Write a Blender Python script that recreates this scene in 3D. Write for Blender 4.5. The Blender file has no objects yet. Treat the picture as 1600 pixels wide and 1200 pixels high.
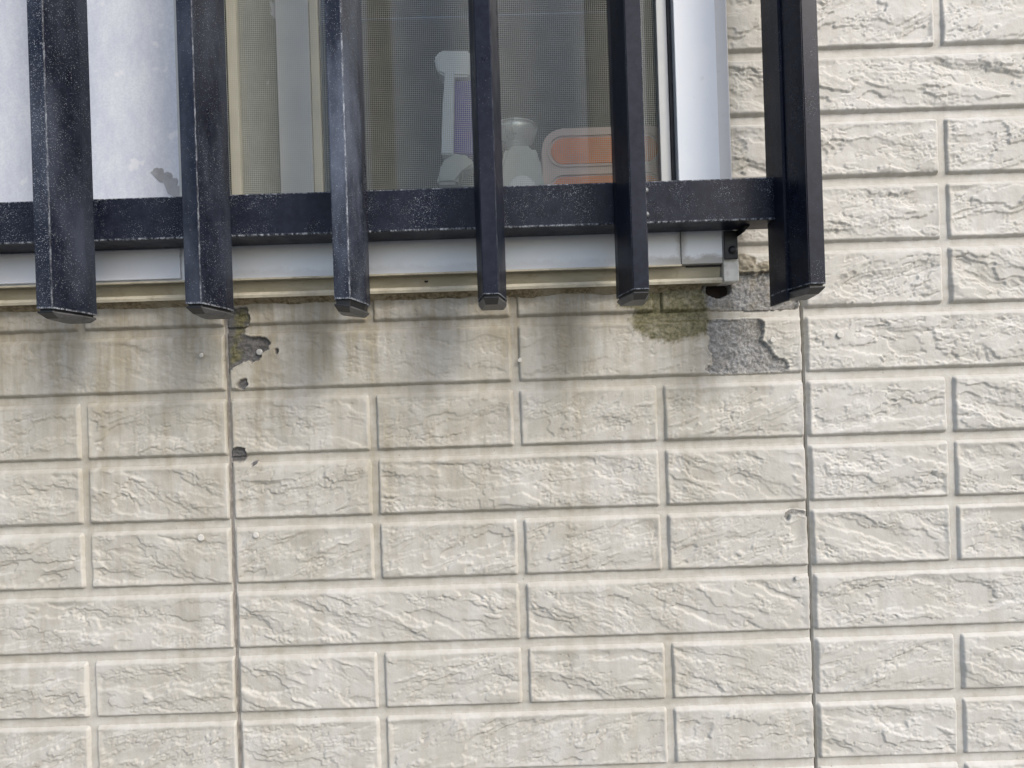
import bpy, bmesh, math, random
import numpy as np
from mathutils import Vector
random.seed(7)
R = math.radians
SC = bpy.context.scene
COL = SC.collection

# ------------------------------------------------------------------ camera, sky, sun, exposure
EYE = 1.5            # height of the lens above the ground
DIST = 0.9           # lens to wall
ROLL = R(1.85)
cam_d = bpy.data.cameras.new('camera')
cam_d.sensor_width = 36.0
cam_d.lens = 36.0 * 900 / 1600
cam_d.clip_start = 0.02
cam_d.clip_end = 400
cam_d.shift_y = 27.0 / 1600
cam = bpy.data.objects.new('camera', cam_d)
COL.objects.link(cam)
cam.location = (0, -DIST, EYE)
cam.rotation_mode = 'XYZ'
from mathutils import Matrix
cam.matrix_world = (Matrix.Translation((0, -DIST, EYE)) @ Matrix.Rotation(R(90), 4, 'X') @ Matrix.Rotation(-ROLL, 4, 'Z'))
SC.camera = cam

SUN_TO = Vector((0.86, -0.90, 0.98)).normalized()
sun_el = math.asin(SUN_TO.z)
sun_az = math.atan2(SUN_TO.x, SUN_TO.y)          # clockwise from +Y
w = bpy.data.worlds.new('World'); SC.world = w; w.use_nodes = True
nt = w.node_tree; nt.nodes.clear()
sky = nt.nodes.new('ShaderNodeTexSky'); sky.sky_type = 'NISHITA'; sky.sun_disc = False
sky.sun_elevation = sun_el; sky.sun_rotation = sun_az
sky.air_density = 1.0; sky.dust_density = 2.5; sky.ozone_density = 1.0
bg = nt.nodes.new('ShaderNodeBackground'); bg.inputs['Strength'].default_value = 0.15
wo = nt.nodes.new('ShaderNodeOutputWorld')
nt.links.new(sky.outputs[0], bg.inputs[0]); nt.links.new(bg.outputs[0], wo.inputs[0])
sd = bpy.data.lights.new('sun', 'SUN'); sd.energy = 1.15; sd.angle = R(16.0); sd.color = (1.0, 0.965, 0.92)
sun = bpy.data.objects.new('sun', sd); COL.objects.link(sun)
sun.rotation_euler = (-SUN_TO).to_track_quat('-Z', 'Y').to_euler()
sun.location = (2, -3, 4)
SC.view_settings.view_transform = 'Standard'
SC.view_settings.look = 'None'
SC.view_settings.exposure = 0.55
SC.view_settings.gamma = 1.0
SC.view_settings.use_curve_mapping = False
SC.render.engine = 'CYCLES'
SC.cycles.max_bounces = 8
SC.cycles.transparent_max_bounces = 16

# ------------------------------------------------------------------ numpy noise
_rs = np.random.RandomState(11)
_P = _rs.permutation(512); _P = np.concatenate([_P, _P, _P])
_ang = _rs.rand(512) * 2 * np.pi
_GX, _GY = np.cos(_ang), np.sin(_ang)
def perlin(x, y):
    xi = np.floor(x).astype(np.int64); yi = np.floor(y).astype(np.int64)
    xf = x - xi; yf = y - yi
    u = xf * xf * xf * (xf * (xf * 6 - 15) + 10); v = yf * yf * yf * (yf * (yf * 6 - 15) + 10)
    def g(ix, iy, fx, fy):
        h = _P[(_P[ix & 511] + iy) & 511]
        return _GX[h] * fx + _GY[h] * fy
    a = g(xi, yi, xf, yf); b = g(xi + 1, yi, xf - 1, yf)
    c = g(xi, yi + 1, xf, yf - 1); d = g(xi + 1, yi + 1, xf - 1, yf - 1)
    return ((a + (b - a) * u) * (1 - v) + (c + (d - c) * u) * v) * 1.5
def fbm(x, y, o=4, gain=0.5):
    s = 0; amp = 1; t = 0
    for i in range(o):
        s = s + amp * perlin(x + 17.3 * i, y - 9.1 * i); t += amp
        x = x * 2.03; y = y * 2.03; amp *= gain
    return s / t
def sstep(a, b, x):
    t = np.clip((x - a) / (b - a), 0, 1); return t * t * (3 - 2 * t)

# picture measurements (px of the 1600x1200 photograph) -> wall coordinates in mm at distance d in front of the wall
def wp(u, v, d=0.0):
    du = u - 800.0; dv = 627.0 - v; ca, sa = math.cos(ROLL), math.sin(ROLL); k = (900.0 - d) / 900.0
    return ((du * ca + dv * sa) * k, (-du * sa + dv * ca) * k)

# ------------------------------------------------------------------ object helpers
def link(name, me, mat=None, parent=None):
    o = bpy.data.objects.new(name, me); COL.objects.link(o)
    if mat is not None and me is not None and not me.materials:
        me.materials.append(mat)
    if parent is not None: o.parent = parent
    return o
def thing(name, label, cat, loc=(0, 0, 0), group=None):
    o = bpy.data.objects.new(name, None); COL.objects.link(o); o.location = loc; o.empty_display_size = 0.05
    o['label'] = label; o['category'] = cat
    if group: o['group'] = group
    return o
def bm_mesh(name, bm, smooth=False):
    me = bpy.data.meshes.new(name); bmesh.ops.recalc_face_normals(bm, faces=bm.faces[:])
    bm.to_mesh(me); bm.free()
    if smooth:
        for p in me.polygons: p.use_smooth = True
    return me
def boxbm(bm, x0, x1, y0, y1, z0, z1, bev=0.0, seg=2):
    """metres; y is depth (negative = towards the camera)"""
    r = bmesh.ops.create_cube(bm, size=1.0)
    vs = r['verts']
    for v in vs:
        v.co = Vector(((x0 + x1) / 2 + v.co.x * (x1 - x0), (y0 + y1) / 2 + v.co.y * (y1 - y0), (z0 + z1) / 2 + v.co.z * (z1 - z0)))
    if bev > 0:
        es = list({e for v in vs for e in v.link_edges})
        bmesh.ops.bevel(bm, geom=es, offset=bev, segments=seg, affect='EDGES', profile=0.5)
    return bm
def box(name, x0, x1, d0, d1, z0, z1, mat, parent=None, bev=0.0006, seg=2):
    """mm in wall coordinates: x, d in front of the wall, z from the lens height"""
    bm = bmesh.new()
    boxbm(bm, x0 / 1000, x1 / 1000, -d1 / 1000, -d0 / 1000, EYE + z0 / 1000, EYE + z1 / 1000, bev, seg)
    return link(name, bm_mesh(name, bm), mat, parent)
def extrude_x(name, prof, x0, x1, mat, parent=None, n=1, bev=0.0):
    """closed profile of (d, z) mm swept along x"""
    bm = bmesh.new()
    rings = []
    for i in range(n + 1):
        x = x0 + (x1 - x0) * i / n
        rings.append([bm.verts.new((x / 1000, -d / 1000, EYE + z / 1000)) for d, z in prof])
    m = len(prof)
    for i in range(n):
        for j in range(m):
            bm.faces.new((rings[i][j], rings[i][(j + 1) % m], rings[i + 1][(j + 1) % m], rings[i + 1][j]))
    bm.faces.new(rings[0]); bm.faces.new(rings[-1][::-1])
    if bev: bmesh.ops.bevel(bm, geom=bm.edges[:], offset=bev, segments=2, affect='EDGES')
    return link(name, bm_mesh(name, bm), mat, parent)
def lathe(name, prof, cx, cy, cz, mat, parent=None, n=40, axis='Z', smooth=True):
    """prof: (r, h) metres"""
    bm = bmesh.new(); rings = []
    for r, h in prof:
        ring = []
        for k in range(n):
            a = 2 * math.pi * k / n
            if axis == 'Z': p = (cx + r * math.cos(a), cy + r * math.sin(a), cz + h)
            else: p = (cx + r * math.cos(a), cy - h, cz + r * math.sin(a))
            ring.append(bm.verts.new(p))
        rings.append(ring)
    for i in range(len(rings) - 1):
        for k in range(n):
            bm.faces.new((rings[i][k], rings[i][(k + 1) % n], rings[i + 1][(k + 1) % n], rings[i + 1][k]))
    bm.faces.new(rings[0][::-1]); bm.faces.new(rings[-1])
    return link(name, bm_mesh(name, bm, smooth), mat, parent)

# ------------------------------------------------------------------ material helpers
class NT:
    def __init__(s, name):
        s.m = bpy.data.materials.new(name); s.m.use_nodes = True; s.t = s.m.node_tree; s.t.nodes.clear()
        s.out = s.t.nodes.new('ShaderNodeOutputMaterial'); s.b = s.t.nodes.new('ShaderNodeBsdfPrincipled')
        s.t.links.new(s.b.outputs[0], s.out.inputs[0])
        s.tc = s.t.nodes.new('ShaderNodeTexCoord')
    def n(s, ty, **kw):
        nd = s.t.nodes.new(ty)
        for k, v in kw.items(): setattr(nd, k, v)
        return nd
    def l(s, a, b): s.t.links.new(a, b)
    def inp(s, sock, v):
        if hasattr(v, 'is_linked') or hasattr(v, 'links'): s.l(v, sock)
        elif isinstance(v, (tuple, list)) and len(v) == 3 and sock.type == 'RGBA': sock.default_value = (*v, 1)
        else: sock.default_value = v
    def mapv(s, scale=(1, 1, 1), loc=(0, 0, 0), src='Object'):
        mp = s.n('ShaderNodeMapping'); s.l(s.tc.outputs[src], mp.inputs[0]); mp.inputs['Scale'].default_value = scale; mp.inputs['Location'].default_value = loc
        return mp.outputs[0]
    def noise(s, scale, detail=4, rough=0.55, vec=None, dist=0.0):
        nd = s.n('ShaderNodeTexNoise'); nd.inputs['Scale'].default_value = scale; nd.inputs['Detail'].default_value = detail
        nd.inputs['Roughness'].default_value = rough; nd.inputs['Distortion'].default_value = dist
        s.l(vec if vec is not None else s.tc.outputs['Object'], nd.inputs['Vector']); return nd.outputs['Fac']
    def vor(s, scale, vec=None, feature='F1'):
        nd = s.n('ShaderNodeTexVoronoi'); nd.feature = feature; nd.inputs['Scale'].default_value = scale
        s.l(vec if vec is not None else s.tc.outputs['Object'], nd.inputs['Vector']); return nd
    def ramp(s, fac, a, b, c0=0.0, c1=1.0):
        nd = s.n('ShaderNodeMapRange'); nd.interpolation_type = 'SMOOTHSTEP'; s.l(fac, nd.inputs[0])
        for i, v in zip((1, 2, 3, 4), (a, b, c0, c1)): nd.inputs[i].default_value = v
        return nd.outputs[0]
    def mix(s, f, a, b, mode='MIX'):
        nd = s.n('ShaderNodeMix'); nd.data_type = 'RGBA'; nd.blend_type = mode
        s.inp(nd.inputs[0], f); s.inp(nd.inputs[6], a); s.inp(nd.inputs[7], b); return nd.outputs[2]
    def math(s, op, a, b=0.0, c=None):
        nd = s.n('ShaderNodeMath'); nd.operation = op; s.inp(nd.inputs[0], a); s.inp(nd.inputs[1], b)
        if c is not None: s.inp(nd.inputs[2], c)
        return nd.outputs[0]
    def bump(s, h, dist=0.001, strength=1.0):
        nd = s.n('ShaderNodeBump'); nd.inputs['Distance'].default_value = dist; nd.inputs['Strength'].default_value = strength
        s.l(h, nd.inputs['Height']); s.l(nd.outputs[0], s.b.inputs['Normal'])
    def set(s, **kw):
        for k, v in kw.items(): s.inp(s.b.inputs[k.replace('_', ' ')], v)
        return s

def simple(name, col, rough=0.5, metal=0.0, var=0.12, scale=40, bump=0.0, dirt=None):
    t = NT(name)
    f = t.ramp(t.noise(scale, 6), 0.3, 0.7)
    c = t.mix(f, tuple(x * (1 - var) for x in col), tuple(min(1, x * (1 + var)) for x in col))
    if dirt:
        d = t.ramp(t.noise(dirt[1], 8, 0.65), dirt[2], dirt[3])
        c = t.mix(t.math('MULTIPLY', d, dirt[4]), c, dirt[0])
    t.set(Base_Color=c, Roughness=t.ramp(f, 0, 1, rough * 0.85, min(1, rough * 1.15)), Metallic=metal)
    if bump: t.bump(t.noise(scale * 6, 5), 0.0005, bump)
    return t.m

# siding paint; attribute 'wear': R bare cement, G moss, B grime, A unused
def siding_mat():
    t = NT('siding_paint')
    at = t.n('ShaderNodeAttribute'); at.attribute_name = 'wear'
    sp = t.n('ShaderNodeSeparateColor'); t.l(at.outputs['Color'], sp.inputs[0])
    bare, moss, grime = sp.outputs[0], sp.outputs[1], sp.outputs[2]
    at2 = t.n('ShaderNodeAttribute'); at2.attribute_name = 'wear_shade'
    sp2 = t.n('ShaderNodeSeparateColor'); t.l(at2.outputs['Color'], sp2.inputs[0])
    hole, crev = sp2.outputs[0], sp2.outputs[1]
    sz_ = t.n('ShaderNodeSeparateXYZ'); t.l(t.tc.outputs['Object'], sz_.inputs[0]); zc_ = sz_.outputs[2]
    n1 = t.noise(9, 5, 0.6); n2 = t.noise(60, 6, 0.6); n3 = t.noise(350, 4, 0.6)
    streak = t.noise(1.0, 5, 0.6, t.mapv((70, 70, 5)))
    streak2 = t.noise(1.0, 4, 0.6, t.mapv((180, 180, 14)))
    paint = t.mix(t.ramp(n1, 0.3, 0.7), (0.54, 0.527, 0.475), (0.62, 0.611, 0.575))
    paint = t.mix(t.ramp(n2, 0.35, 0.7), paint, t.mix(0.35, paint, (0.47, 0.445, 0.40)))
    paint = t.mix(t.math('MULTIPLY', t.ramp(streak, 0.42, 0.7), 0.28), paint, (0.42, 0.39, 0.335))
    g = t.math('MULTIPLY', grime, t.ramp(t.math('ADD', t.math('MULTIPLY', streak, 0.6), t.math('MULTIPLY', n2, 0.4)), 0.3, 0.62, 0.45, 1.0))
    paint = t.mix(g, paint, t.mix(t.ramp(streak2, 0.35, 0.65), (0.36, 0.315, 0.225), (0.31, 0.28, 0.215)))
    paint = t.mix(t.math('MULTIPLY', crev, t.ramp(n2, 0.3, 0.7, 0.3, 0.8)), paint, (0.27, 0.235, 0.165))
    # little dark lichen dots
    v = t.vor(75); dots = t.math('MULTIPLY', t.ramp(v.outputs['Distance'], 0.05, 0.11, 1, 0), t.ramp(v.outputs['Color'], 0.80, 0.84))
    paint = t.mix(t.math('MULTIPLY', dots, 0.55), paint, (0.16, 0.15, 0.13))
    cem = t.mix(t.ramp(t.noise(190, 6, 0.62), 0.30, 0.68), (0.17, 0.168, 0.162), (0.40, 0.398, 0.39))
    cem = t.mix(t.math('MULTIPLY', t.ramp(t.noise(24, 5, 0.65), 0.40, 0.62), t.ramp(zc_, EYE + 0.06, EYE + 0.17, 0.45, 1.0)), cem, t.mix(0.6, cem, (0.22, 0.195, 0.14)))
    cem = t.mix(sp2.outputs[2], cem, t.mix(0.75, cem, (0.075, 0.072, 0.072)))
    c = t.mix(bare, paint, cem)
    ms = t.mix(t.ramp(t.noise(160, 5, 0.7), 0.35, 0.65), (0.075, 0.073, 0.032), (0.20, 0.185, 0.10))
    c = t.mix(t.math('MULTIPLY', moss, t.ramp(t.noise(55, 6, 0.7), 0.28, 0.55, 0.66, 1.0)), c, ms)
    c = t.mix(hole, c, (0.035, 0.022, 0.016))  # near-black brown paints in the shade inside the hole
    t.set(Base_Color=c, Roughness=t.math('MULTIPLY_ADD', bare, 0.3, 0.55))
    t.b.inputs['Specular IOR Level'].default_value = 0.35
    h = t.math('ADD', t.math('MULTIPLY', t.noise(420, 4, 0.65), 0.5), t.math('MULTIPLY', t.noise(150, 5, 0.6), 0.8))
    h = t.math('MULTIPLY', h, t.math('MULTIPLY_ADD', bare, 3.6, 1.0))
    t.bump(h, 0.0009, 0.55)
    return t.m
M_SIDING = siding_mat()

# black painted aluminium with chalky haze, spatter and rubbed edges
def grille_mat(name, haze=0.35, speck=1.0, edges=(), densb=0.0):
    t = NT(name)
    oi = t.n('ShaderNodeObjectInfo'); cb = t.n('ShaderNodeCombineXYZ')
    for q in range(3): t.l(t.math('MULTIPLY', oi.outputs['Random'], 3.1 + 2.3 * q), cb.inputs[q])
    va = t.n('ShaderNodeVectorMath'); va.operation = 'ADD'; t.l(t.tc.outputs['Object'], va.inputs[0]); t.l(cb.outputs[0], va.inputs[1]); V = va.outputs[0]
    mp = t.n('ShaderNodeMapping'); t.l(V, mp.inputs[0]); mp.inputs['Scale'].default_value = (1, 1, 0.35)
    n1 = t.noise(14, 5, 0.6, mp.outputs[0]); n2 = t.noise(90, 5, 0.65, V)
    c = t.mix(t.ramp(n2, 0.3, 0.7), (0.0045, 0.006, 0.014), (0.012, 0.015, 0.028))
    hz = t.math('MULTIPLY', t.ramp(n1, 0.38, 0.72), haze)
    c = t.mix(hz, c, (0.115, 0.135, 0.18))
    tot = None
    for sc, lo, th in ((380, 0.70, 0.20), (700, 0.58, 0.26), (210, 0.90, 0.14)):
        v = t.vor(sc, V); k = t.math('MULTIPLY', t.ramp(v.outputs['Distance'], th * 0.75, th * 1.3, 1, 0), t.ramp(v.outputs['Color'], lo, lo + 0.06))
        tot = k if tot is None else t.math('MAXIMUM', tot, k)
    dens = t.ramp(t.noise(17, 6, 0.7, V), 0.42 - densb, 0.66 - densb)
    tot = t.math('MULTIPLY', tot, t.math('MULTIPLY', dens, speck))
    sx = t.n('ShaderNodeSeparateXYZ'); t.l(t.tc.outputs['Object'], sx.inputs[0])
    for (ax, a, bx, b, wdt) in edges:
        dx = t.math('SUBTRACT', sx.outputs[ax], a); dy = t.math('SUBTRACT', sx.outputs[bx], b)
        dd = t.math('SQRT', t.math('ADD', t.math('MULTIPLY', dx, dx), t.math('MULTIPLY', dy, dy)))
        e = t.ramp(dd, wdt * 0.35, wdt, 1, 0)
        wob = t.ramp(t.noise(1.0, 6, 0.75, t.mapv((220, 220, 60))), 0.42, 0.62)
        tot = t.math('MAXIMUM', tot, t.math('MULTIPLY', e, wob))
    c = t.mix(t.math('MULTIPLY', tot, t.ramp(t.noise(260, 3, 0.6), 0.35, 0.65, 0.25, 0.95)), c, (0.48, 0.52, 0.57))
    t.set(Base_Color=c, Roughness=t.math('MULTIPLY_ADD', tot, 0.3, t.ramp(n1, 0.3, 0.7, 0.26, 0.48)))
    t.b.inputs['Specular IOR Level'].default_value = 0.2; t.bump(t.math('ADD', t.noise(700, 3), tot), 0.0002, 0.35)
    return t.m
M_BAR = grille_mat('grille_paint', 0.40, 0.9, ((0, 0.0105, 1, -0.150, 0.0017), (2, EYE + 0.1408, 2, EYE + 0.1408, 0.0035), (0, -0.0105, 1, -0.150, 0.0010)), 0.10)
M_BARH = grille_mat('grille_paint_chalky', 1.0, 1.0, ((0, 0.0105, 1, -0.150, 0.0022), (2, EYE + 0.1408, 2, EYE + 0.1408, 0.0035), (0, -0.0105, 1, -0.150, 0.0010)), 0.12)
M_BARC = grille_mat('grille_paint_clean', 0.05, 0.5, ((0, 0.0105, 1, -0.150, 0.0013), (0, -0.0105, 1, -0.150, 0.0011), (2, EYE + 0.1408, 2, EYE + 0.1408, 0.0022),))
M_RAIL = grille_mat('rail_paint', 0.05, 0.9, ((1, -0.083, 2, EYE + 0.246, 0.0035), (1, -0.083, 2, EYE + 0.306, 0.0025)))
M_BLACKPL = simple('black_plastic', (0.010, 0.011, 0.013), 0.45, 0, 0.3, 60, 0.2)
M_CAP = simple('weathered_cap_plastic', (0.085, 0.087, 0.09), 0.5, 0, 0.3, 90, 0.3, ((0.3, 0.3, 0.3), 200, 0.6, 0.7, 0.5))
def alu_mat(name):
    t = NT(name)
    c = t.mix(t.ramp(t.noise(9, 5), 0.3, 0.7), (0.80, 0.86, 0.92), (0.86, 0.90, 0.94))
    sx = t.n('ShaderNodeSeparateXYZ'); t.l(t.tc.outputs['Object'], sx.inputs[0])
    ex = t.math('ABSOLUTE', t.math('SUBTRACT', sx.outputs[0], 0.2625))
    e1 = t.ramp(t.math('ADD', ex, t.math('MULTIPLY', t.noise(45, 5, 0.7), 0.014)), 0.006, 0.019, 0.75, 0)
    ez = t.math('ADD', t.math('SUBTRACT', sx.outputs[2], EYE + 0.198), t.math('MULTIPLY', t.noise(60, 6, 0.7), -0.022))
    e2 = t.math('MULTIPLY', t.ramp(ez, -0.004, 0.006, 0.8, 0), t.ramp(sx.outputs[0], 0.17, 0.27, 0.25, 1))
    low = t.ramp(sx.outputs[2], EYE + 0.25, EYE + 0.29, 1, 0)
    c = t.mix(t.math('MULTIPLY', t.math('MAXIMUM', e1, e2), low), c, (0.26, 0.25, 0.215))
    c = t.mix(t.ramp(t.noise(70, 8, 0.7), 0.60, 0.75, 0, 0.3), c, (0.45, 0.44, 0.40))
    t.set(Base_Color=c, Roughness=0.33); return t.m
M_ALU = alu_mat('silver_anodised_aluminium')
M_ALUP = simple('pale_aluminium_frame', (0.74, 0.78, 0.84), 0.40, 0.0, 0.03, 12, 0.0, ((0.40, 0.38, 0.33), 30, 0.62, 0.8, 0.4))
M_SCREW = simple('steel_screw', (0.16, 0.17, 0.18), 0.5, 0.5, 0.15, 200)
M_GASKET = simple('dark_rubber_gasket', (0.03, 0.03, 0.032), 0.6)
M_SEAL = simple('weathered_sealant', (0.10, 0.09, 0.078), 0.7, 0, 0.3, 80, 0.4)
M_SEALL = simple('grey_sealant', (0.27, 0.25, 0.225), 0.7, 0, 0.3, 80, 0.4)

def sill_mat():
    t = NT('stained_beige_sill')
    n = t.noise(1.0, 6, 0.65, t.mapv((12, 12, 60))); n2 = t.noise(45, 6, 0.7)
    c = t.mix(t.ramp(n, 0.3, 0.7), (0.33, 0.295, 0.20), (0.44, 0.405, 0.30))
    c = t.mix(t.math('MULTIPLY', t.ramp(n2, 0.5, 0.75), 0.45), c, (0.20, 0.165, 0.10))
    t.set(Base_Color=c, Roughness=0.5); t.bump(n2, 0.0003, 0.4); return t.m
M_SILL = sill_mat()
M_SILLL = simple('cream_sill_lip', (0.60, 0.555, 0.43), 0.5, 0, 0.10, 60, 0.2, ((0.32, 0.27, 0.17), 40, 0.5, 0.72, 0.6))
def crust_mat():
    t = NT('dirty_caulk_crust')
    n = t.noise(150, 6, 0.7); n2 = t.noise(28, 5, 0.6)
    c = t.mix(t.ramp(n, 0.35, 0.65), (0.14, 0.11, 0.06), (0.38, 0.32, 0.21))
    c = t.mix(t.math('MULTIPLY', t.ramp(n2, 0.45, 0.65), 0.6), c, (0.43, 0.38, 0.28))
    t.set(Base_Color=c, Roughness=0.85); t.bump(n, 0.0015, 0.8); return t.m
M_CRUST = crust_mat()

def glass_mat(name, tint=(0.9, 0.95, 0.93), refl=0.12, dull=0.0, dullcol=(0.3, 0.3, 0.28)):
    t = NT(name)
    t.t.nodes.remove(t.b)
    tr = t.n('ShaderNodeBsdfTransparent'); tr.inputs[0].default_value = (*tint, 1)
    gl = t.n('ShaderNodeBsdfGlossy'); gl.inputs['Roughness'].default_value = 0.02
    fr = t.n('ShaderNodeFresnel'); fr.inputs[0].default_value = 1.5
    m1 = t.n('ShaderNodeMixShader'); t.l(t.math('MULTIPLY_ADD', fr.outputs[0], 0.9, refl), m1.inputs[0]); t.l(tr.outputs[0], m1.inputs[1]); t.l(gl.outputs[0], m1.inputs[2])
    last = m1.outputs[0]
    if dull > 0:
        df = t.n('ShaderNodeBsdfDiffuse'); df.inputs[0].default_value = (*dullcol, 1)
        m2 = t.n('ShaderNodeMixShader'); m2.inputs[0].default_value = dull; t.l(last, m2.inputs[1]); t.l(df.outputs[0], m2.inputs[2]); last = m2.outputs[0]
    t.l(last, t.out.inputs[0]); return t.m

# ------------------------------------------------------------------ the ground and the ground beyond
def ground_mat():
    t = NT('darkened_ground')
    n = t.noise(3, 8, 0.6); n2 = t.noise(120, 5, 0.6)
    c = t.mix(t.ramp(n, 0.3, 0.7), (0.09, 0.09, 0.088), (0.13, 0.13, 0.125)); c = t.mix(t.ramp(n2, 0.4, 0.7, 0, 0.4), c, (0.18, 0.175, 0.16))  # unseen ground, darkened to cut the light it bounces onto the wall
    t.set(Base_Color=c, Roughness=0.9); t.bump(n2, 0.002, 0.6); return t.m
bm = bmesh.new(); bmesh.ops.create_grid(bm, x_segments=8, y_segments=8, size=120)
g = link('ground', bm_mesh('ground', bm), ground_mat()); g['kind'] = 'structure'

# ------------------------------------------------------------------ the siding wall
ROW0, PITCH = 31.0, 100.4          # z (mm from lens height) of the shaded lower edge of the first row, row height
XJ = [-2239.5, -1341.0, -442.5, 456.0, 1354.5, 2253.0]
WIN_L, WIN_R, WIN_B, WIN_T = -1345.0, 351.0, 170.0, 1065.0
PATCH = dict(
  p1=[(1085, 425), (1090, 452), (1100, 462), (1098, 474), (1106, 481), (1130, 484), (1160, 486), (1185, 488), (1215, 484), (1240, 482), (1247, 476), (1246, 440), (1248, 425), (1205, 427), (1180, 429), (1155, 428), (1140, 424)],
  p2=[(1104, 502), (1120, 499), (1145, 500), (1165, 497), (1183, 499), (1192, 504), (1190, 524), (1188, 531), (1201, 543), (1213, 560), (1228, 564), (1231, 575), (1224, 580), (1190, 582), (1140, 584), (1104, 582), (1101, 577), (1112, 568), (1110, 555), (1104, 545), (1106, 530), (1100, 515)],
  p3=[(357, 484), (372, 481), (388, 482), (393, 495), (390, 507), (382, 513), (382, 521), (392, 526), (415, 527), (425, 536), (422, 546), (411, 552), (408, 562), (396, 568), (390, 563), (372, 571), (362, 580), (357, 592), (354, 580), (355, 520)],
  p4=[(373, 600), (378, 593), (387, 592), (390, 601), (383, 609), (373, 606)],
  p5=[(358, 712), (364, 702), (374, 698), (386, 700), (387, 711), (382, 721), (368, 722), (359, 719)],
  p6=[(394, 724), (400, 718), (404, 719), (402, 725), (396, 728)],
  p7=[(431, 545), (436, 544), (438, 550), (435, 555), (432, 552)],
  p8=[(1221, 808), (1226, 799), (1238, 794), (1258, 799), (1259, 807), (1244, 802), (1234, 804), (1229, 813)],
  p9=[(361, 723), (365, 722), (364, 729), (361, 728)])
PATCHW = {k: np.array([wp(*p) for p in v]) for k, v in PATCH.items()}
MOSSW = [np.array([wp(*p) for p in q]) for q in (
  [(1005, 444), (1098, 442), (1105, 480), (1110, 500), (1104, 522), (1078, 528), (1045, 538), (1012, 530), (988, 517), (982, 500), (990, 488), (965, 480), (968, 470), (995, 462)],)]
MOSS3 = [np.array([wp(*p) for p in q]) for q in (
  [(368, 484), (390, 486), (392, 500), (380, 512), (378, 525), (372, 540), (380, 552), (372, 565), (358, 572), (358, 545), (366, 535), (366, 512)],)]
FLAKE = np.array([wp(*p) for p in [(1150, 398), (1162, 396), (1178, 404), (1180, 413), (1190, 410), (1206, 407), (1210, 426), (1190, 429), (1150, 427)]])
HOLE = wp(1122, 453)

def sdf(poly, X, Z):
    out = np.full(X.shape, 1e9); inside = np.zeros(X.shape, bool)
    n = len(poly)
    for i in range(n):
        ax, az = poly[i]; bx, bz = poly[(i + 1) % n]
        ex, ez = bx - ax, bz - az
        t = np.clip(((X - ax) * ex + (Z - az) * ez) / (ex * ex + ez * ez), 0, 1)
        out = np.minimum(out, np.hypot(X - ax - t * ex, Z - az - t * ez))
        c = ((az > Z) != (bz > Z)) & (X < (bx - ax) * (Z - az) / ((bz - az) if bz != az else 1e-9) + ax)
        inside ^= c
    return np.where(inside, -out, out)

def wear_fields(X, Z):
    """bare, depth of crater, moss, grime, hole at wall points (mm)"""
    shp = X.shape
    bare = np.zeros(shp); moss = np.zeros(shp); hole = np.zeros(shp); edge = np.full(shp, 99.0)
    jag = 1.9 * perlin(X / 7, Z / 7) + 1.2 * perlin(X / 2.9, Z / 2.9)
    for k, p in PATCHW.items():
        lo, hi = p.min(0) - 14, p.max(0) + 14
        m = (X > lo[0]) & (X < hi[0]) & (Z > lo[1]) & (Z < hi[1])
        if m.any():
            s = sdf(p, X[m], Z[m]) + jag[m] * (1.0 if k in ('p1', 'p2', 'p3') else 0.45)
            bare[m] = np.maximum(bare[m], sstep(0.5, -0.5, s)); edge[m] = np.minimum(edge[m], s)
    for p in MOSSW + MOSS3:
        lo, hi = p.min(0) - 20, p.max(0) + 20
        m = (X > lo[0]) & (X < hi[0]) & (Z > lo[1]) & (Z < hi[1])
        if m.any(): moss[m] = np.maximum(moss[m], sstep(5, -7, sdf(p, X[m], Z[m]) + 2.5 * jag[m]))
    e = np.hypot((X - HOLE[0]) / 19.0, (Z - HOLE[1]) / 12.5) + 0.10 * perlin(X / 6, Z / 6)
    hole = sstep(1.06, 0.94, e)
    # soot and algae run-off below the window
    n = fbm(X / 60, Z / 260, 4); n2 = fbm(X / 14 + 5, Z / 160, 3)
    under = 0.80 * sstep(-430, 175, Z) * sstep(455, 250, X) * (0.62 + 0.25 * sstep(200, -500, X))
    band = 0.46 * sstep(60, 172, Z) * sstep(400, 300, X)
    grime = np.clip(under * (0.74 + 0.75 * n + 0.50 * n2) + band * (0.8 + 0.8 * n2), 0, 0.92)
    grime = np.clip(grime + sstep(560, 250, X) * (0.10 + 0.16 * np.clip(0.4 + 1.8 * n, 0, 1.5)), 0, 0.92)
    grime = np.where(X > 456, 0.0 + 0.06 * np.clip(n, 0, 1), grime)
    return bare, edge, moss, grime, hole

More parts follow.
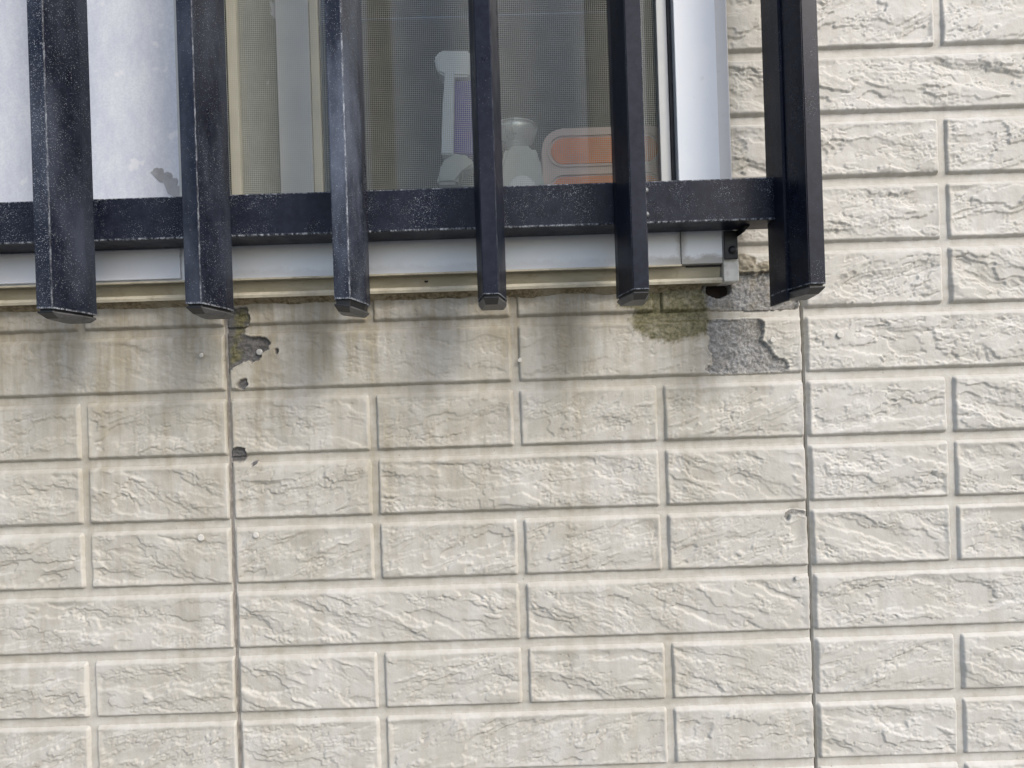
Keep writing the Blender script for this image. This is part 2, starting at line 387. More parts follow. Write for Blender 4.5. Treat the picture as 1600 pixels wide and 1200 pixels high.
RELK = 1.55
def relief(X, Z, seed):
    """cleft-stone relief in mm for one moulded brick"""
    rr = np.random.RandomState(seed); ox, oz = rr.rand(2) * 900
    sl = (rr.rand() - 0.5) * 0.7; kind = rr.rand()
    x = X + ox * 7; z = Z + oz * 5 + sl * X
    wx = x + 16 * fbm(x / 45, z / 24, 3) + 4 * perlin(x / 9, z / 8)
    wz = z + 13 * fbm(x / 50 + 31, z / 26, 3) + 2.6 * perlin(x / 8 + 9, z / 6)
    A = fbm(wx / (150 + 70 * kind), wz / 46, 3, 0.42) * 3.9 + 10
    fl = np.floor(A); fr = A - fl
    terr = fl + sstep(0.86, 1.0, fr)
    amp = 0.70 + 0.75 * sstep(-0.3, 0.4, fbm(x / 80 + 3, z / 60 + 8, 2))
    h = (terr - 10) * 1.15 * amp + (fr - 0.5) * 0.4
    B = fbm(wx / 60 + 44, wz / 17 + 12, 3, 0.5) * 3.2 + 10
    fb = B - np.floor(B)
    mB = sstep(0.0, 0.28, fbm(x / 70 + 91, z / 40 + 2, 2))
    h += mB * (sstep(0.80, 0.97, fb) - 0.9 * fb) * 1.05
    m = sstep(0.06, 0.30, fbm(x / 55 + 71, z / 34 + 13, 3))
    rg = 1 - 2.2 * np.abs(fbm(wx / 11, wz / 5.5, 3)); fine = fbm(x / 5.0, z / 3.4, 3)
    h += m * (0.65 * rg + 0.75 * fine) + 0.12 * (1 - m) * fine
    C = fbm(x / 75 + 200, z / 30 + 55, 4)
    cm = sstep(0.05, 0.2, perlin(x / 60 + 7, z / 60 + 80))
    h -= 1.3 * np.exp(-(C / 0.016) ** 2) * cm
    return h

def wall_height(X, Z, base, bare, edge, moss, hole, patch_floor):
    """blend the painted surface with broken cement"""
    rough = 3.4 * fbm(X / 18, Z / 12, 4, 0.55) + 1.0 * perlin(X / 4.2, Z / 3.6) + 0.35 * perlin(X / 2.2, Z / 2.2)
    dep = patch_floor - 0.6 + rough * sstep(0, -5, edge) + 1.2 * sstep(-2, -14, edge) * fbm(X / 30, Z / 30, 2)
    h = base * (1 - bare) + dep * bare
    h = h + 0.9 * np.exp(-((edge - 1.3) / 1.2) ** 2) * (1 - bare) * (patch_floor > 0)
    h = h + moss * (0.3 + 0.8 * fbm(X / 5, Z / 4, 3)) * 0.6
    return h * (1 - hole) + (-26.0) * hole

def grid_object(name, xs, zs, D, wears, parent, mat, smooth=True, shadow_skirt=None):
    nx, nz = len(xs), len(zs)
    X, Z = np.meshgrid(xs, zs)
    co = np.stack([X / 1000, -D / 1000, EYE + Z / 1000], -1).reshape(-1, 3).astype(np.float32)
    idx = np.arange(nx * nz).reshape(nz, nx)
    q = np.stack([idx[:-1, :-1], idx[:-1, 1:], idx[1:, 1:], idx[1:, :-1]], -1).reshape(-1, 4)
    keep = wears.get('keep')
    if keep is not None:
        kk = keep.reshape(-1); q = q[kk[q].all(1)]
    me = bpy.data.meshes.new(name)
    me.vertices.add(len(co)); me.vertices.foreach_set('co', co.ravel())
    nf = len(q)
    me.loops.add(nf * 4); me.loops.foreach_set('vertex_index', q.ravel().astype(np.int32))
    me.polygons.add(nf); me.polygons.foreach_set('loop_start', np.arange(0, nf * 4, 4, dtype=np.int32))
    me.polygons.foreach_set('use_smooth', np.ones(nf, dtype=bool))
    for an, chans in (('wear', ('bare', 'moss', 'grime')), ('wear_shade', ('hole', 'crev', 'dark'))):
        a = me.attributes.new(an, 'FLOAT_COLOR', 'POINT')
        arr = np.ones((nx * nz, 4), np.float32)
        for i, c in enumerate(chans):
            arr[:, i] = wears[c].ravel() if c in wears else 0
        a.data.foreach_set('color', arr.ravel())
    me.update(calc_edges=True); me.validate()
    return link(name, me, mat, parent)

wall = thing('siding_wall', 'cream stone-look siding wall with grimy streaks, moss and flaked grey patches under the window', 'wall', (0, 0, 0))

def cuts(k, x0, x1):
    pat = {0: [2], 1: [1, 2, 3], 2: [1, 3], 3: [1, 2, 3]}[k % 4]
    w4 = (x1 - x0) / 4.0
    xs = [x0] + [x0 + w4 * p for p in pat] + [x1]
    return list(zip(xs[:-1], xs[1:]))

for pi in range(5):
    x0, x1 = XJ[pi] + (1.5 if pi else 0), XJ[pi + 1] - 1.5
    hero = pi in (1, 2, 3)
    # base sheet: the recessed joints between the bricks
    step = 3.0 if pi == 2 else (5.0 if hero else 12.0)
    xe0, xe1 = x0 + 1.2, x1 - 1.2
    xs = np.concatenate([[xe0, xe0], np.arange(xe0 + 1.0, xe1 - 1.0, step), [xe1 - 0.5, xe1, xe1]])
    zs = np.arange(-1200, 1150, step)
    X, Z = np.meshgrid(xs, zs)
    bare, edge, moss, grime, hole = wear_fields(X, Z)
    base = 0.25 * fbm(X / 9, Z / 6, 3)
    fz = np.mod(Z - (ROW0 - 2.5), PITCH)
    base = base + 1.4 * sstep(4, 10, X - x0) * sstep(4, 10, x1 - X) * sstep(1.5, 6, fz) * sstep(PITCH - 8.5, PITCH - 13, fz)
    D = wall_height(X, Z, base, bare, edge, moss, hole, -1.2)
    D[:, 0] = -12; D[:, -1] = -12
    D = D - 25.0 * sstep(0.8, 1.15, 1.0 - 0) * 0
    keep = ~((X > WIN_L + 25) & (X < WIN_R - 22) & (Z > WIN_B + 16) & (Z < WIN_T - 20))
    keep &= ~(np.hypot((X - HOLE[0]) / 14.0, (Z - HOLE[1]) / 9.0) < 1)
    crevj = 0.20 + 0.35 * sstep(0.0, 0.5, fbm(X / 30, Z / 8, 3))
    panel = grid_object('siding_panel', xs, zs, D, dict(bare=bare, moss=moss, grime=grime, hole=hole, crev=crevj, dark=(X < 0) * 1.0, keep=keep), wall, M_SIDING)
    for k in range(-12, 10):
        zb = ROW0 - 2.5 - PITCH * 1 + k * PITCH        # lower edge of the brick in row k
        zt = zb + PITCH - 8.6
        if zb < -1150: continue
        for (a, b) in cuts(k + 3, x0, x1):
            a_, b_ = a + (3.2 if a > x0 + 1 else 1.2), b - (3.2 if b < x1 - 1 else 1.2)
            zb_, zt_ = zb, zt
            # cut round the window
            if b_ > WIN_L + 5 and a_ < WIN_R - 3:
                if zb_ > WIN_B - 25 and zt_ < WIN_T + 20 and a_ > WIN_L - 40 and b_ < WIN_R + 10: continue
                if zt_ > WIN_B + 4 and a_ >= WIN_L - 40 and b_ <= WIN_R + 10:
                    zt_ = WIN_B + 4
                elif zt_ > WIN_B + 4 and b_ > WIN_R + 10 and a_ < WIN_R:      # brick passing the window's right edge
                    if zb_ > WIN_B - 25: a_ = WIN_R - 14
                elif zt_ > WIN_B + 4 and a_ < WIN_L < b_ and zb_ > WIN_B - 25: b_ = WIN_L + 10
            inview = hero and b_ > -960 and a_ < 980 and zt_ > -680 and zb_ < 720
            st = 1.5 if inview else 9.0
            if zt_ - zb_ < 12 or b_ - a_ < 12: continue
            nx = max(4, int((b_ - a_) / st)); nz = max(4, int((zt_ - zb_) / st))
            xs = np.linspace(a_, b_, nx + 1); zs = np.linspace(zb_, zt_, nz + 1)
            xs = np.concatenate([[xs[0]], xs, [xs[-1]]]); zs = np.concatenate([[zs[0]], zs, [zs[-1]]])
            X, Z = np.meshgrid(xs, zs)
            seed = (pi * 997 + (k + 40) * 131 + int(a + 5000) // 7) % 100003
            wob = 0.7 * perlin(X / 23 + seed, Z / 23) + 0.5 * perlin(X / 7 + seed, Z / 7)
            el = (X - a_) + wob; er = (b_ - X) + wob; eb = (Z - zb_) + wob * 0.6; et = (zt_ - Z) + wob * 0.6
            if st > 5: rel = np.zeros(X.shape)
            else: rel = relief(X, Z, seed)
            cl_top = sstep(-0.5, 8.0, et); cl_bot = sstep(-0.6, 7.0, eb)
            cl_l = sstep(-0.5, 6.0, el); cl_r = sstep(-0.5, 6.0 if b < x1 - 1 else 1.8, er)
            edgef = cl_top * cl_bot * cl_l * cl_r
            inner = sstep(3, 14, np.minimum(np.minimum(el, er), np.minimum(eb, et * 0.8)))
            base = -1.0 + 7.2 * edgef + np.clip(rel * RELK * (1 - 0.38 * sstep(-80, 60, Z) * sstep(330, 200, X) - 0.12 * (X < 456)), -4.2, 4.2) * (0.25 + 0.75 * inner) * edgef
            bare, edge, moss, grime, hole = wear_fields(X, Z)
            # broken ledge beside the sill
            fk = 0
            if pi == 2 and b_ > 330 and zt_ > 150 and zb_ < 260:
                s = sdf(FLAKE, X, Z) + 1.5 * perlin(X / 5, Z / 5)
                fk = sstep(1, -1.5, s)
                base = base * (1 - fk) + (5.5 + 4.4 * fbm(X / 11, Z / 7, 4) - 0.25 * np.clip(Z - 212, -9, 25)) * fk
            D = wall_height(X, Z, base, bare, edge, moss, hole, 0.8); grime = np.maximum(grime, fk * 1.0)
            if pi == 2 and b_ > 330 and zb_ < 190 < zt_ + 30:
                s2 = X * 0 + 1
                zc = wp(1180, 428)[1] + 1.4 * perlin(X / 9, Z * 0) + 0.03 * (X - 370)
                crack = np.exp(-((Z - zc) / 1.1) ** 2) * sstep(335, 350, X) * sstep(425, 400, X)
                D = D - 5 * crack; 
            else: crack = 0
            if pi == 2 and a_ < -440:                       # split down the rotten corner of the left patch
                xc = -412 + 1.3 * perlin(Z / 8, Z * 0)
                cr = np.exp(-((X - xc) / 1.2) ** 2) * sstep(58, 70, Z) * sstep(134, 126, Z); D = D - 4 * cr
                D = D + 2.5 * sstep(-413, -415, X) * sstep(60, 66, Z) * sstep(140, 130, Z); crack = crack + cr
            D[0, :] = -1.2; D[-1, :] = -1.2; D[:, 0] = -1.2; D[:, -1] = -1.2
            hl = sstep(0.3, 0.7, hole); D = D * (1 - hl) - 30 * hl
            keep = ~(np.hypot((X - HOLE[0]) / 14.0, (Z - HOLE[1]) / 9.0) < 1)
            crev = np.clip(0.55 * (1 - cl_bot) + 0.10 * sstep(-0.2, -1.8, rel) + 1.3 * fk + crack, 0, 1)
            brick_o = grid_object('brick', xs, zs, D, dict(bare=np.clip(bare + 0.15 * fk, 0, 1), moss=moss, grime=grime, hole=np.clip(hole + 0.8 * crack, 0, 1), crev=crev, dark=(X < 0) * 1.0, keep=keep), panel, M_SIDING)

# near-black board painting in the shade behind the hole, backing, side faces of the house
box('hole_lining', 290, 365, -60, -13, 120, 200, simple('shade_dark_backing', (0.02, 0.012, 0.009), 0.9, 0, 0.4, 80, 0.5), wall, 0)
bkm = simple('wall_backing', (0.08, 0.07, 0.06), 0.9)
box('wall_backing', -2240, -1350, -90, -13.2, -1500, 1148, bkm, wall, 0)
box('wall_backing', 366, 2253, -90, -13.2, -1500, 1148, bkm, wall, 0)
box('wall_backing', -1349.8, 289, -90, -13.2, -1500, 180, bkm, wall, 0)
box('wall_backing', 289.2, 365.8, -90, -13.2, -1500, 119, bkm, wall, 0)
box('wall_backing', -1349.8, 365.8, -90, -13.2, 1070, 1148, bkm, wall, 0)
box('foundation', -2240, 2253, -80, -4, -1500, -1196, simple('foundation_concrete', (0.3, 0.3, 0.29), 0.9, 0, 0.2, 20, 0.5), wall, 0)
# joint sealant
def sealant(xj, mat, wdt, d, seed):
    bm = bmesh.new(); prev = None
    for i, z in enumerate(np.arange(-1196, 1140, 6.0)):
        if xj < WIN_R and xj > WIN_L and z > WIN_B: break
        j = 0.5 * math.sin(i * 0.61 + seed) * random.random()
        a = bm.verts.new(((xj - wdt / 2 + j) / 1000, -(d + random.random() * 0.6) / 1000, EYE + z / 1000))
        c = bm.verts.new(((xj + j) / 1000, -(d + 0.9) / 1000, EYE + z / 1000))
        b = bm.verts.new(((xj + wdt / 2 + j) / 1000, -(d + random.random() * 0.6) / 1000, EYE + z / 1000))
        if prev: bm.faces.new((prev[0], prev[1], c, a)); bm.faces.new((prev[1], prev[2], b, c))
        prev = (a, c, b)
    return link('joint_sealant', bm_mesh('joint_sealant', bm), mat, wall)
for i, xj in enumerate(XJ[1:-1]):
    sealant(xj, M_SEALL if i == 1 else M_SEAL, 6.5, -2.5 if i == 1 else -9.5, i)
# siding nails
M_NAILB = simple('bare_nail_head', (0.50, 0.49, 0.46), 0.5, 0.3, 0.15, 300)
def nail(u, v, r, d0, mat):
    x, z = wp(u, v, d0)
    lathe('nail_head', [(r / 1000, 0), (r / 1000, 0.0006), (r * 0.8 / 1000, 0.0011)], x / 1000, -d0 / 1000, EYE + z / 1000, mat, wall, 18, 'Y', False)
nail(405.5, 550, 4.8, 4.2, M_NAILB)
M_NAILP = simple('painted_nail_head', (0.60, 0.585, 0.54), 0.6, 0, 0.08, 200, 0.3)
for (u, v, r) in ((1313, 523, 5.2), (1207, 531, 4.2), (315, 555, 3.4), (314, 840, 5.2), (400, 836, 4.6), (812, 563, 3.2), (1246, 903, 4.0)):
    nail(u, v, r, 8.3, M_NAILP)

# ------------------------------------------------------------------ the window
win = thing('window', 'silver aluminium sliding window with fly screen behind the black grille', 'window')
box('frame_sill', -1320, 262, -30, 30, 198, 285, M_ALU, win, 0.001)
box('frame_jamb', 262.6, 325, -30, 30.3, 198.3, 1030, M_ALU, win, 0.001)
box('frame_flange', 325.4, 347, -10, 22, 207, 1030, simple('jamb_flange_aluminium', (0.60, 0.60, 0.60), 0.45, 0.1, 0.05, 20, 0, ((0.4, 0.38, 0.33), 40, 0.55, 0.75, 0.5)), win, 0.0025, 3)
box('frame_jamb', -1342, -1320.4, -30, 30, 198, 1030, M_ALU, win, 0.001)
box('frame_head', -1342, 347, -30, 30, 1030.4, 1062, M_ALU, win, 0.001)
box('frame_cover', -1320, -492, 30.2, 35, 200.5, 246, M_ALUP, win, 0.0012)
extrude_x('frame_lip', [(30.1, 198), (33, 198), (33, 195.6), (28, 195.6), (28, 197.8)], -1320, 262, M_SILLL, win)
extrude_x('sill_strip', [(-5, 197.7), (19, 197.7), (16, 180.5), (16.5, 179.5), (24, 176.8), (24.5, 173.5), (23, 170.5), (-5, 170.5)], -1342, 325.6, M_SILL, win, 1)
extrude_x('sill_lip', [(17.2, 179.8), (24.4, 177.8), (25.4, 174), (23.8, 170.2), (23.2, 170.2), (24.0, 174)], -1342, 325.6, M_SILLL, win, 1)
box('sill_end_cap', 327.2, 350.5, -10, 27, 171, 206.5, simple('cream_end_cap', (0.80, 0.78, 0.70), 0.5, 0, 0.12, 60, 0.2, ((0.3, 0.26, 0.18), 50, 0.5, 0.7, 0.5)), win, 0.0015)
# gap above the sill strip at its right end
box('sill_gap', 272, 326, 10, 19.6, 195.5, 199.5, M_GASKET, win, 0)
# near-black disc marking a screw hole in the sill strip
x, z = wp(666, 437.5, 17)
lathe('screw_hole', [(0.0042, 0), (0.0042, 0.0006), (0.0030, 0.0009)], x / 1000, -0.0166, EYE + z / 1000, simple('near_black_disc', (0.02, 0.012, 0.008), 0.8), win, 14, 'Y')
# crust of old caulk beneath the sill
def crust(x0, x1):
    xs = np.arange(x0, x1, 1.6); n = len(xs)
    prof = [(19.5, 170.3), (15.0, 168.5), (10.5, 166.4), (7.0, 163.2), (0.0, 160.5)]
    X = np.repeat(xs[:, None], len(prof), 1); P = np.array(prof)
    nn = fbm(X / 9, P[None, :, 1] * 0 + np.arange(len(prof))[None] * 3.7, 4)
    nlow = fbm(X / 60, X * 0, 3)
    Dd = P[None, :, 0] + nn * 3.5 * np.array([0.2, 1, 1, 1, 0.3]); Zz = P[None, :, 1] + (nn * 3.0 + nlow * 5.0) * np.array([0, 0.5, 1, 1, 1])
    bm = bmesh.new(); vs = [[bm.verts.new((X[i, j] / 1000, -Dd[i, j] / 1000, EYE + Zz[i, j] / 1000)) for j in range(len(prof))] for i in range(n)]
    for i in range(n - 1):
        for j in range(len(prof) - 1): bm.faces.new((vs[i][j], vs[i + 1][j], vs[i + 1][j + 1], vs[i][j + 1]))
    return link('caulk_crust', bm_mesh('caulk_crust', bm, True), M_CRUST, win)
crust(-1340, 300)

# sashes behind
M_STILE = simple('grey_sash_stile', (0.52, 0.54, 0.53), 0.4, 0.1, 0.04, 15)
M_CREAM = simple('cream_sash_edge', (0.56, 0.54, 0.44), 0.5, 0, 0.06, 15)
box('sash_stile', -502, -436, -8, 12, 285.4, 1029, M_STILE, win)
box('sash_stile', -434, -419, -34, -14, 285.4, 1029, M_CREAM, win)
box('sash_stile', -355, -303, -30, -12, 285.4, 1029, M_STILE, win)
box('sash_stile', -302.4, -290, -36, -16, 285.4, 1029, M_CREAM, win)
box('sash_rail', -289.6, 262, -30, -12, 285.4, 306, M_STILE, win)
def film_mat(name, base, alt, blot, bscale):
    t = NT(name)
    n = t.noise(11, 8, 0.72, t.mapv((1.6, 1, 0.8))); n2 = t.noise(320, 4, 0.6)
    c = t.mix(t.ramp(n, 0.30, 0.70), base, alt)
    c = t.mix(t.ramp(n2, 0.35, 0.65, 0, 0.25), c, tuple(q * 0.75 for q in base))
    c = t.mix(t.math('MULTIPLY', t.ramp(t.noise(1.0, 5, 0.6, t.mapv(bscale)), 0.62, 0.66), 0.75), c, blot)
    t.set(Base_Color=c, Roughness=0.25); t.bump(n2, 0.0004, 0.4); return t.m
M_FILM = film_mat('frosted_film', (0.66, 0.70, 0.80), (0.84, 0.88, 0.93), (0.88, 0.90, 0.94), (20, 20, 20))
box('glass_pane', -1319, -502.6, -2, 2, 285.4, 1029, M_FILM, win, 0)
M_FROST = film_mat('olive_frosted_glass', (0.20, 0.21, 0.18), (0.28, 0.285, 0.25), (0.50, 0.53, 0.55), (26, 26, 11))
box('glass_pane', -418.6, -355.4, -26, -22, 285.4, 1029, M_FROST, win, 0)
box('glass_pane', -289.4, 262, -25, -21, 306.4, 1029, glass_mat('clear_glass', (0.95, 0.97, 0.96), 0.0), win, 0)
# leaf pattern stuck on the frosted pane
LN = [0]
def leaf_decal(cx, cz, r, rot):
    bm = bmesh.new(); pts = []; LN[0] += 1; yy = -0.0024 - 0.0005 * LN[0]
    for i in range(26):
        a = -1.35 + 2.7 * i / 25
        rr = r * (1 + 0.05 * math.sin(i * 0.9 + cx) + 0.03 * math.sin(i * 2.3) - 0.38 * math.exp(-((i - 12.5) / 1.6) ** 2))
        pts.append((cx + rr * math.sin(a + rot), cz + rr * math.cos(a + rot)))
    pts.append((cx - 0.12 * r * math.sin(rot), cz - 0.12 * r * math.cos(rot)))
    top = [bm.verts.new((x / 1000, yy, EYE + z / 1000)) for x, z in pts]
    f = bm.faces.new(top); ex = bmesh.ops.extrude_face_region(bm, geom=[f])
    for v in ex['geom']:
        if isinstance(v, bmesh.types.BMVert): v.co.y += 0.0003
    return link('leaf_pattern', bm_mesh('leaf_pattern', bm), M_LEAF, win)
M_LEAF = simple('grey_leaf_print', (0.38, 0.39, 0.41), 0.4, 0, 0.15, 60)
for (u, v, r, rot) in ((252, 283, 20, 0.5), (266, 301, 24, 0.9)):
    x, z = wp(u, v, 0); leaf_decal(x, z, r, rot)

# fly screen: real woven threads
scr = bmesh.new()
def thread(x0, x1, d0, d1, z0, z1):
    vs = [scr.verts.new((x / 1000, -d / 1000, EYE + z / 1000)) for (x, d, z) in ((x0, d0, z0), (x1, d0, z0), (x1, d0, z1), (x0, d0, z1))]
    scr.faces.new(vs)
MP = 3.05
x = -434.0
while x < 240:
    vs = []
    thread(x - 0.21, x + 0.21, 9.6, 9.6, 290, 1029); thread(x + 0.30, x + 0.30, 9.6, 9.6, 290, 290) if False else None
    x += MP
z = 290.0
while z < 1029:
    thread(-435, 241, 9.2, 9.2, z - 0.21, z + 0.21); z += MP
scr_me = bpy.data.meshes.new('screen_mesh'); scr.to_mesh(scr_me); scr.free()
so = link('screen_mesh', scr_me, simple('pale_screen_thread', (0.42, 0.43, 0.38), 0.6, 0, 0.1, 30), win); so['kind'] = 'stuff'
M_SF = simple('screen_frame_aluminium', (0.42, 0.43, 0.42), 0.4, 0.3, 0.05, 20)
box('screen_frame', 240, 256, 4, 16, 286, 1029, M_SF, win, 0.001)
box('screen_frame', -436, -431, 4, 14, 286, 1029, M_SF, win, 0.0008)
box('screen_frame', -430.6, 239.6, 4, 15, 286, 299, M_SF, win, 0.001)
box('gasket', 256.6, 262, 2, 17, 286, 1029, M_GASKET, win, 0.0006)

# room behind
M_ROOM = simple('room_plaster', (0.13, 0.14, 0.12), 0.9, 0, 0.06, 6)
room = thing('room_interior', 'dim grey-green room seen through the fly screen', 'room')
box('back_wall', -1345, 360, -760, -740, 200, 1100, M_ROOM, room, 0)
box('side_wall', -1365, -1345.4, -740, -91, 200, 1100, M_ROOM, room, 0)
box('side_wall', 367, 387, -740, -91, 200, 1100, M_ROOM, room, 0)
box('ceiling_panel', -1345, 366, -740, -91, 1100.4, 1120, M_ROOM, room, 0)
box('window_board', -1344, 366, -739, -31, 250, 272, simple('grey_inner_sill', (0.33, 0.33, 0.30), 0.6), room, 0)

# things standing on the inner sill
def at_px(u, v, d): x, z = wp(u, v, d); return x / 1000, EYE + z / 1000
SILLZ = EYE + 0.272
M_WPL = simple('white_plastic', (0.90, 0.92, 0.96), 0.4, 0, 0.04, 20)
M_GPL = simple('pale_grey_plastic', (0.60, 0.62, 0.60), 0.5, 0, 0.05, 20)
M_PUR = simple('purple_plastic', (0.09, 0.04, 0.32), 0.35, 0, 0.1, 20)
def prism(name, pts, y0, y1, mat, parent, bev=0.003):
    bm = bmesh.new()
    a = [bm.verts.new((x, y0, z)) for x, z in pts]; b = [bm.verts.new((x, y1, z)) for x, z in pts]
    bm.faces.new(a); bm.faces.new(b[::-1]); n = len(pts)
    for i in range(n): bm.faces.new((a[i], a[(i + 1) % n], b[(i + 1) % n], b[i]))
    if bev: bmesh.ops.bevel(bm, geom=bm.edges[:], offset=bev, segments=3, affect='EDGES')
    return link(name, bm_mesh(name, bm, False), mat, parent)
px = lambda u, v, d=-68: at_px(u, v, d)
t = thing('spray_bottle', 'white and purple spray bottle behind the screen, left of the middle grille bar', 'bottle', (px(720, 290)[0], 0.070, SILLZ))
def loc(pts, o): return [(x - o.location.x, z - o.location.z) for x, z in pts]
prism('body', loc([px(683, 293), px(690, 268), px(698, 250), px(712, 247), px(722, 246), (px(735, 250)), (px(742, 262)), (px(742, 268)), (px(718, 269)), (px(716, 293))], t), -0.02, 0.02, M_GPL, t, 0.005)
prism('trigger_sleeve', loc([px(692, 251), px(694, 180), px(698, 120), px(712, 120), px(711, 180), px(710, 251)], t), -0.026, 0.006, M_WPL, t, 0.002)
prism('label', loc([px(708, 245), px(709, 130), px(742, 130), px(746, 200), px(742, 247)], t), -0.012, 0.022, M_PUR, t, 0.003)
prism('nozzle', loc([px(686, 122), px(680, 100), px(690, 88), px(735, 88), px(735, 128), px(700, 128)], t), -0.02, 0.012, M_WPL, t, 0.003)

t = thing('storage_tub', 'rounded pale grey tub under the steel bowl on the inner sill', 'tub', (px(815, 290)[0], 0.070, SILLZ))
cx0, cz0 = 0, 0
zt = px(815, 236)[1] - SILLZ
hw = (px(848, 290)[0] - px(778, 290)[0]) / 2
pts = [(-hw, 0), (-hw * 1.0, zt * 0.55), (-hw * 0.86, zt * 0.86), (-hw * 0.6, zt), (hw * 0.55, zt), (hw * 0.82, zt * 0.86), (hw * 0.97, zt * 0.55), (hw, 0)]
prism('body', pts, -0.03, 0.03, M_GPL, t, 0.008)
lathe('lid_ring', [(hw * 0.55, 0), (hw * 0.58, 0.002), (hw * 0.54, 0.003)], 0, -0.0302, zt * 0.5, M_WPL, t, 36, 'Y')
M_STEEL = simple('brushed_steel', (0.88, 0.90, 0.92), 0.28, 0.55, 0.05, 30, 0.1)
bx, bz = px(805, 236, -68)
t = thing('steel_bowl', 'shiny steel bowl standing on the rounded grey tub behind the screen', 'bowl', (bx, 0.070, SILLZ + zt + 0.0005))
RB = 0.0385
pr = [(0.012, 0.0), (0.0135, 0.0008)] + [(RB * math.sin(a), 0.0008 + RB * 0.92 * (1 - math.cos(a))) for a in [R(q) for q in (24, 34, 45, 56, 67, 78, 88)]]
lathe('bowl', pr + [(RB * 0.96, pr[-1][1] + 0.0002), (RB * 0.9, pr[-1][1] - 0.010), (RB * 0.6, 0.010), (0.008, 0.003)], 0, 0, 0, M_STEEL, t, 48)
lathe('rim', [(RB * 0.99, pr[-1][1] + 0.0004), (RB * 1.05, pr[-1][1] + 0.0006), (RB * 1.05, pr[-1][1] + 0.0022), (RB * 0.99, pr[-1][1] + 0.0024)], 0, 0, 0, M_STEEL, t, 48)

def rrect(cx, cz, w_, h_, r, n=8):
    pts = []
    for (sx, sz, a0) in ((1, 1, 0), (-1, 1, 90), (-1, -1, 180), (1, -1, 270)):
        for i in range(n + 1):
            a = R(a0 + 90 * i / n); pts.append((cx + sx * (w_ / 2 - r) + r * math.cos(a), cz + sz * (h_ / 2 - r) + r * math.sin(a)))
    return pts
M_PINK = simple('pale_pink_plastic', (0.80, 0.60, 0.54), 0.4, 0, 0.05, 20)
M_ORANGE = simple('orange_plastic', (0.90, 0.24, 0.04), 0.45, 0, 0.12, 20)
x0_, _ = px(846, 250); x1_, _ = px(1045, 250); _, ztop = px(950, 207)
t = thing('storage_container', 'pinkish plastic container with rounded orange windows at the right of the sill', 'container', ((x0_ + x1_) / 2, 0.070, SILLZ))
W = x1_ - x0_; H = ztop - SILLZ
prism('body', rrect(0, H / 2, W, H, 0.034), -0.022, 0.03, M_PINK, t, 0.002)
oz = px(935, 243)[1] - SILLZ
def ring(name, cx, cz, w_, h_, mat, wd=0.004):
    o1 = rrect(cx, cz, w_, h_, h_ / 2 - 0.0005); o2 = rrect(cx, cz, w_ - 2 * wd, h_ - 2 * wd, h_ / 2 - wd - 0.0005)
    bm = bmesh.new(); n = len(o1)
    A = [bm.verts.new((x, -0.0225, z)) for x, z in o1]; B = [bm.verts.new((x, -0.026, z)) for x, z in o1]
    Cc = [bm.verts.new((x, -0.026, z)) for x, z in o2]; Dd = [bm.verts.new((x, -0.0225, z)) for x, z in o2]
    for i in range(n):
        j = (i + 1) % n
        for P, Q in ((A, B), (B, Cc), (Cc, Dd)): bm.faces.new((P[i], P[j], Q[j], Q[i]))
    return link(name, bm_mesh(name, bm), mat, t)
for (czo, k) in ((oz, 0), (oz - 0.064, 1), (oz + 0.068, 2)):
    if czo - 0.024 < 0.0 or czo + 0.022 > H: 
        if k == 1: czo = 0.026
        else: continue
    prism('orange_window', rrect(-0.004, czo, W * 0.82, 0.042, 0.020), -0.0242, -0.0215, M_ORANGE, t, 0.0006)
    ring('window_rim', -0.004, czo, W * 0.88, 0.052, simple('rim_plastic', (0.78, 0.60, 0.54), 0.35, 0, 0.05, 20), 0.0018)

# ------------------------------------------------------------------ the grille
gr = thing('window_grille', 'weathered black metal grille of vertical bars on a rail in front of the window', 'window grille')
box('rail', -1290, 392, 35, 83, 246, 306, M_RAIL, gr, 0.0012)
box('rail', -1290, 392, 35, 83, 905, 965, M_RAIL, gr, 0.0012)
def bar_mesh(zb, zt):
    prof = [(-10.5, 150), (10.5, 150), (20, 102), (20, 81), (-20, 81), (-20, 102)]
    bm = bmesh.new()
    a = [bm.verts.new((x / 1000, -d / 1000, zb)) for x, d in prof]; b = [bm.verts.new((x / 1000, -d / 1000, zt)) for x, d in prof]
    n = len(prof)
    for i in range(n): bm.faces.new((a[i], a[(i + 1) % n], b[(i + 1) % n], b[i]))
    bm.faces.new(a[::-1]); bm.faces.new(b)
    es = [e for e in bm.edges if abs(e.verts[0].co.z - e.verts[1].co.z) > 0.1]
    bmesh.ops.bevel(bm, geom=es, offset=0.0011, segments=3, affect='EDGES')
    return bm_mesh('bar', bm)
def cap_mesh():
    bm = bmesh.new()
    def ringv(s, zz, fr, bk):
        return [bm.verts.new((x * s / 1000, -d / 1000, zz)) for x, d in ((-10.5, fr), (10.5, fr), (20, 104 + (fr - 150) * 0.3), (20, bk), (-20, bk), (-20, 104 + (fr - 150) * 0.3))]
    r = [ringv(0.86, 0.012, 145.5, 85.5), ringv(0.86, -0.0030, 145.5, 85.5), ringv(0.97, -0.0032, 148.6, 82.5), ringv(0.98, -0.0052, 148.9, 82), ringv(0.76, -0.0115, 136, 88)]
    for i in range(len(r) - 1):
        for j in range(6): bm.faces.new((r[i][j], r[i][(j + 1) % 6], r[i + 1][(j + 1) % 6], r[i + 1][j]))
    bm.faces.new(r[-1]); bm.faces.new(r[0][::-1])
    bmesh.ops.bevel(bm, geom=[e for e in bm.edges], offset=0.0004, segments=1, affect='EDGES')
    return bm_mesh('end_cap', bm)
me_cap = cap_mesh()
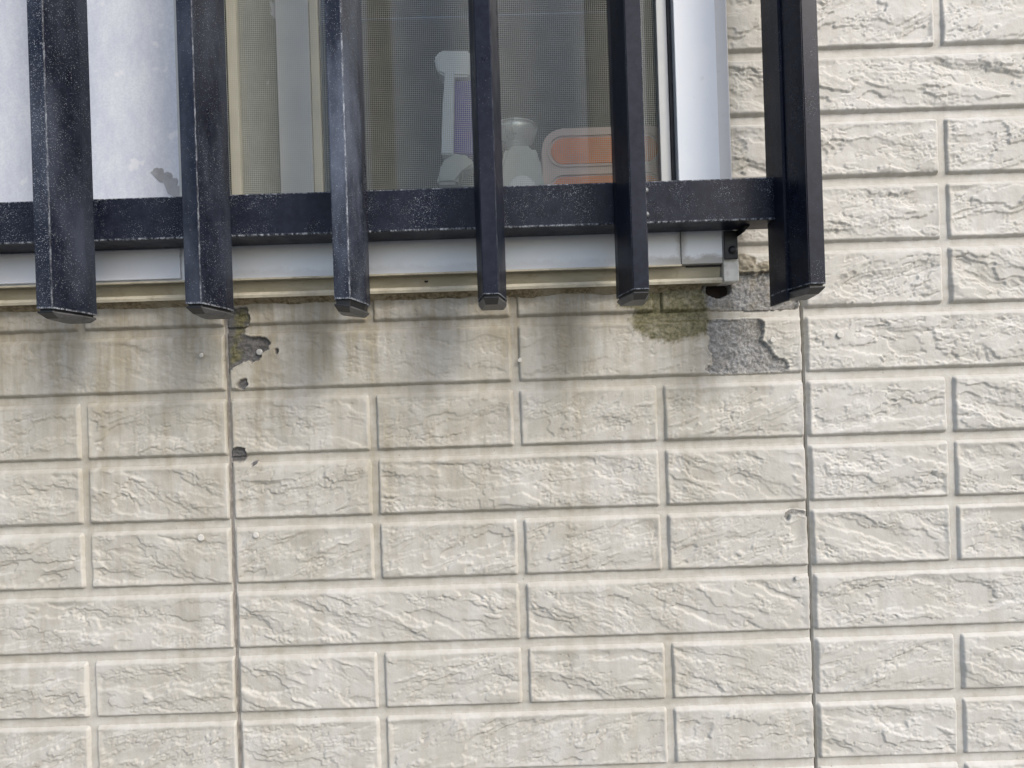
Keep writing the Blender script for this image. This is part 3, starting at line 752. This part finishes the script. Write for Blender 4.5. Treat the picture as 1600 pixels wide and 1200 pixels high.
BARS = [(-1187, M_BAR), (-993, M_BAR), (-799, M_BAR), (-605, M_BAR), (-410.7, M_BAR), (-216.6, M_BARH), (-22.8, M_BARC), (173.0, M_BARC), (403.0, M_BARC)]
zb = EYE + 0.1405
me_bars = {}
for i, (bx_, mat) in enumerate(BARS):
    if mat.name not in me_bars:
        m = bar_mesh(zb, EYE + 1.02); m.materials.append(mat); me_bars[mat.name] = m
    b = link('bar', me_bars[mat.name], None, gr); b.location = (bx_ / 1000, 0, 0)
    c = bpy.data.objects.new('end_cap', me_cap); COL.objects.link(c)
    if not me_cap.materials:
        me_cap.materials.append(M_CAP); me_cap.materials.append(M_BLACKPL)
        for p in me_cap.polygons:
            if p.center.z > -0.0034 or (p.normal.y < -0.35 and p.center.z > -0.011): p.material_index = 1  # black faces paint in the shaded gap and notch where cap meets bar
    c.parent = b; c.location = (0, 0, zb)
    if i == 5: c.rotation_euler = (R(1.0), R(8.0), 0); c.location.z -= 0.0015; c['label'] = 'loose end cap hanging askew from the second bar'
    if i == 4: c.rotation_euler = (R(0), R(1.0), 0)
# side plate on the last bar
box('side_plate', 380.8, 384.8, 60, 110.5, 125.5, 1020, M_BARC, gr, 0.0004)
# bolts that hold the rail beside the fourth bar
for (z_) in (0.292, 0.258):
    lathe('bolt', [(0.0045, 0), (0.0045, 0.0022), (0.0030, 0.0038)], 0.1985, -0.083, EYE + z_, M_SCREW, gr, 16, 'Y')
# bracket down to the frame
bk = box('bracket', 326.5, 347, 31, 34.5, 203, 246.2, M_BLACKPL, gr, 0.0012)
prism('bracket', [(0.3465, EYE + 0.2462), (0.356, EYE + 0.2462), (0.3465, EYE + 0.236)], -0.060, -0.0315, M_BLACKPL, gr, 0.0005)
lathe('screw', [(0.0062, 0), (0.0062, 0.0012), (0.0045, 0.0032), (0.0018, 0.0036)], 0.3385, -0.0345, EYE + 0.2165, M_BLACKPL, bk, 20, 'Y')
box('bracket', -1300, -1280, 31, 34.5, 203, 246.2, M_BLACKPL, gr, 0.0012)
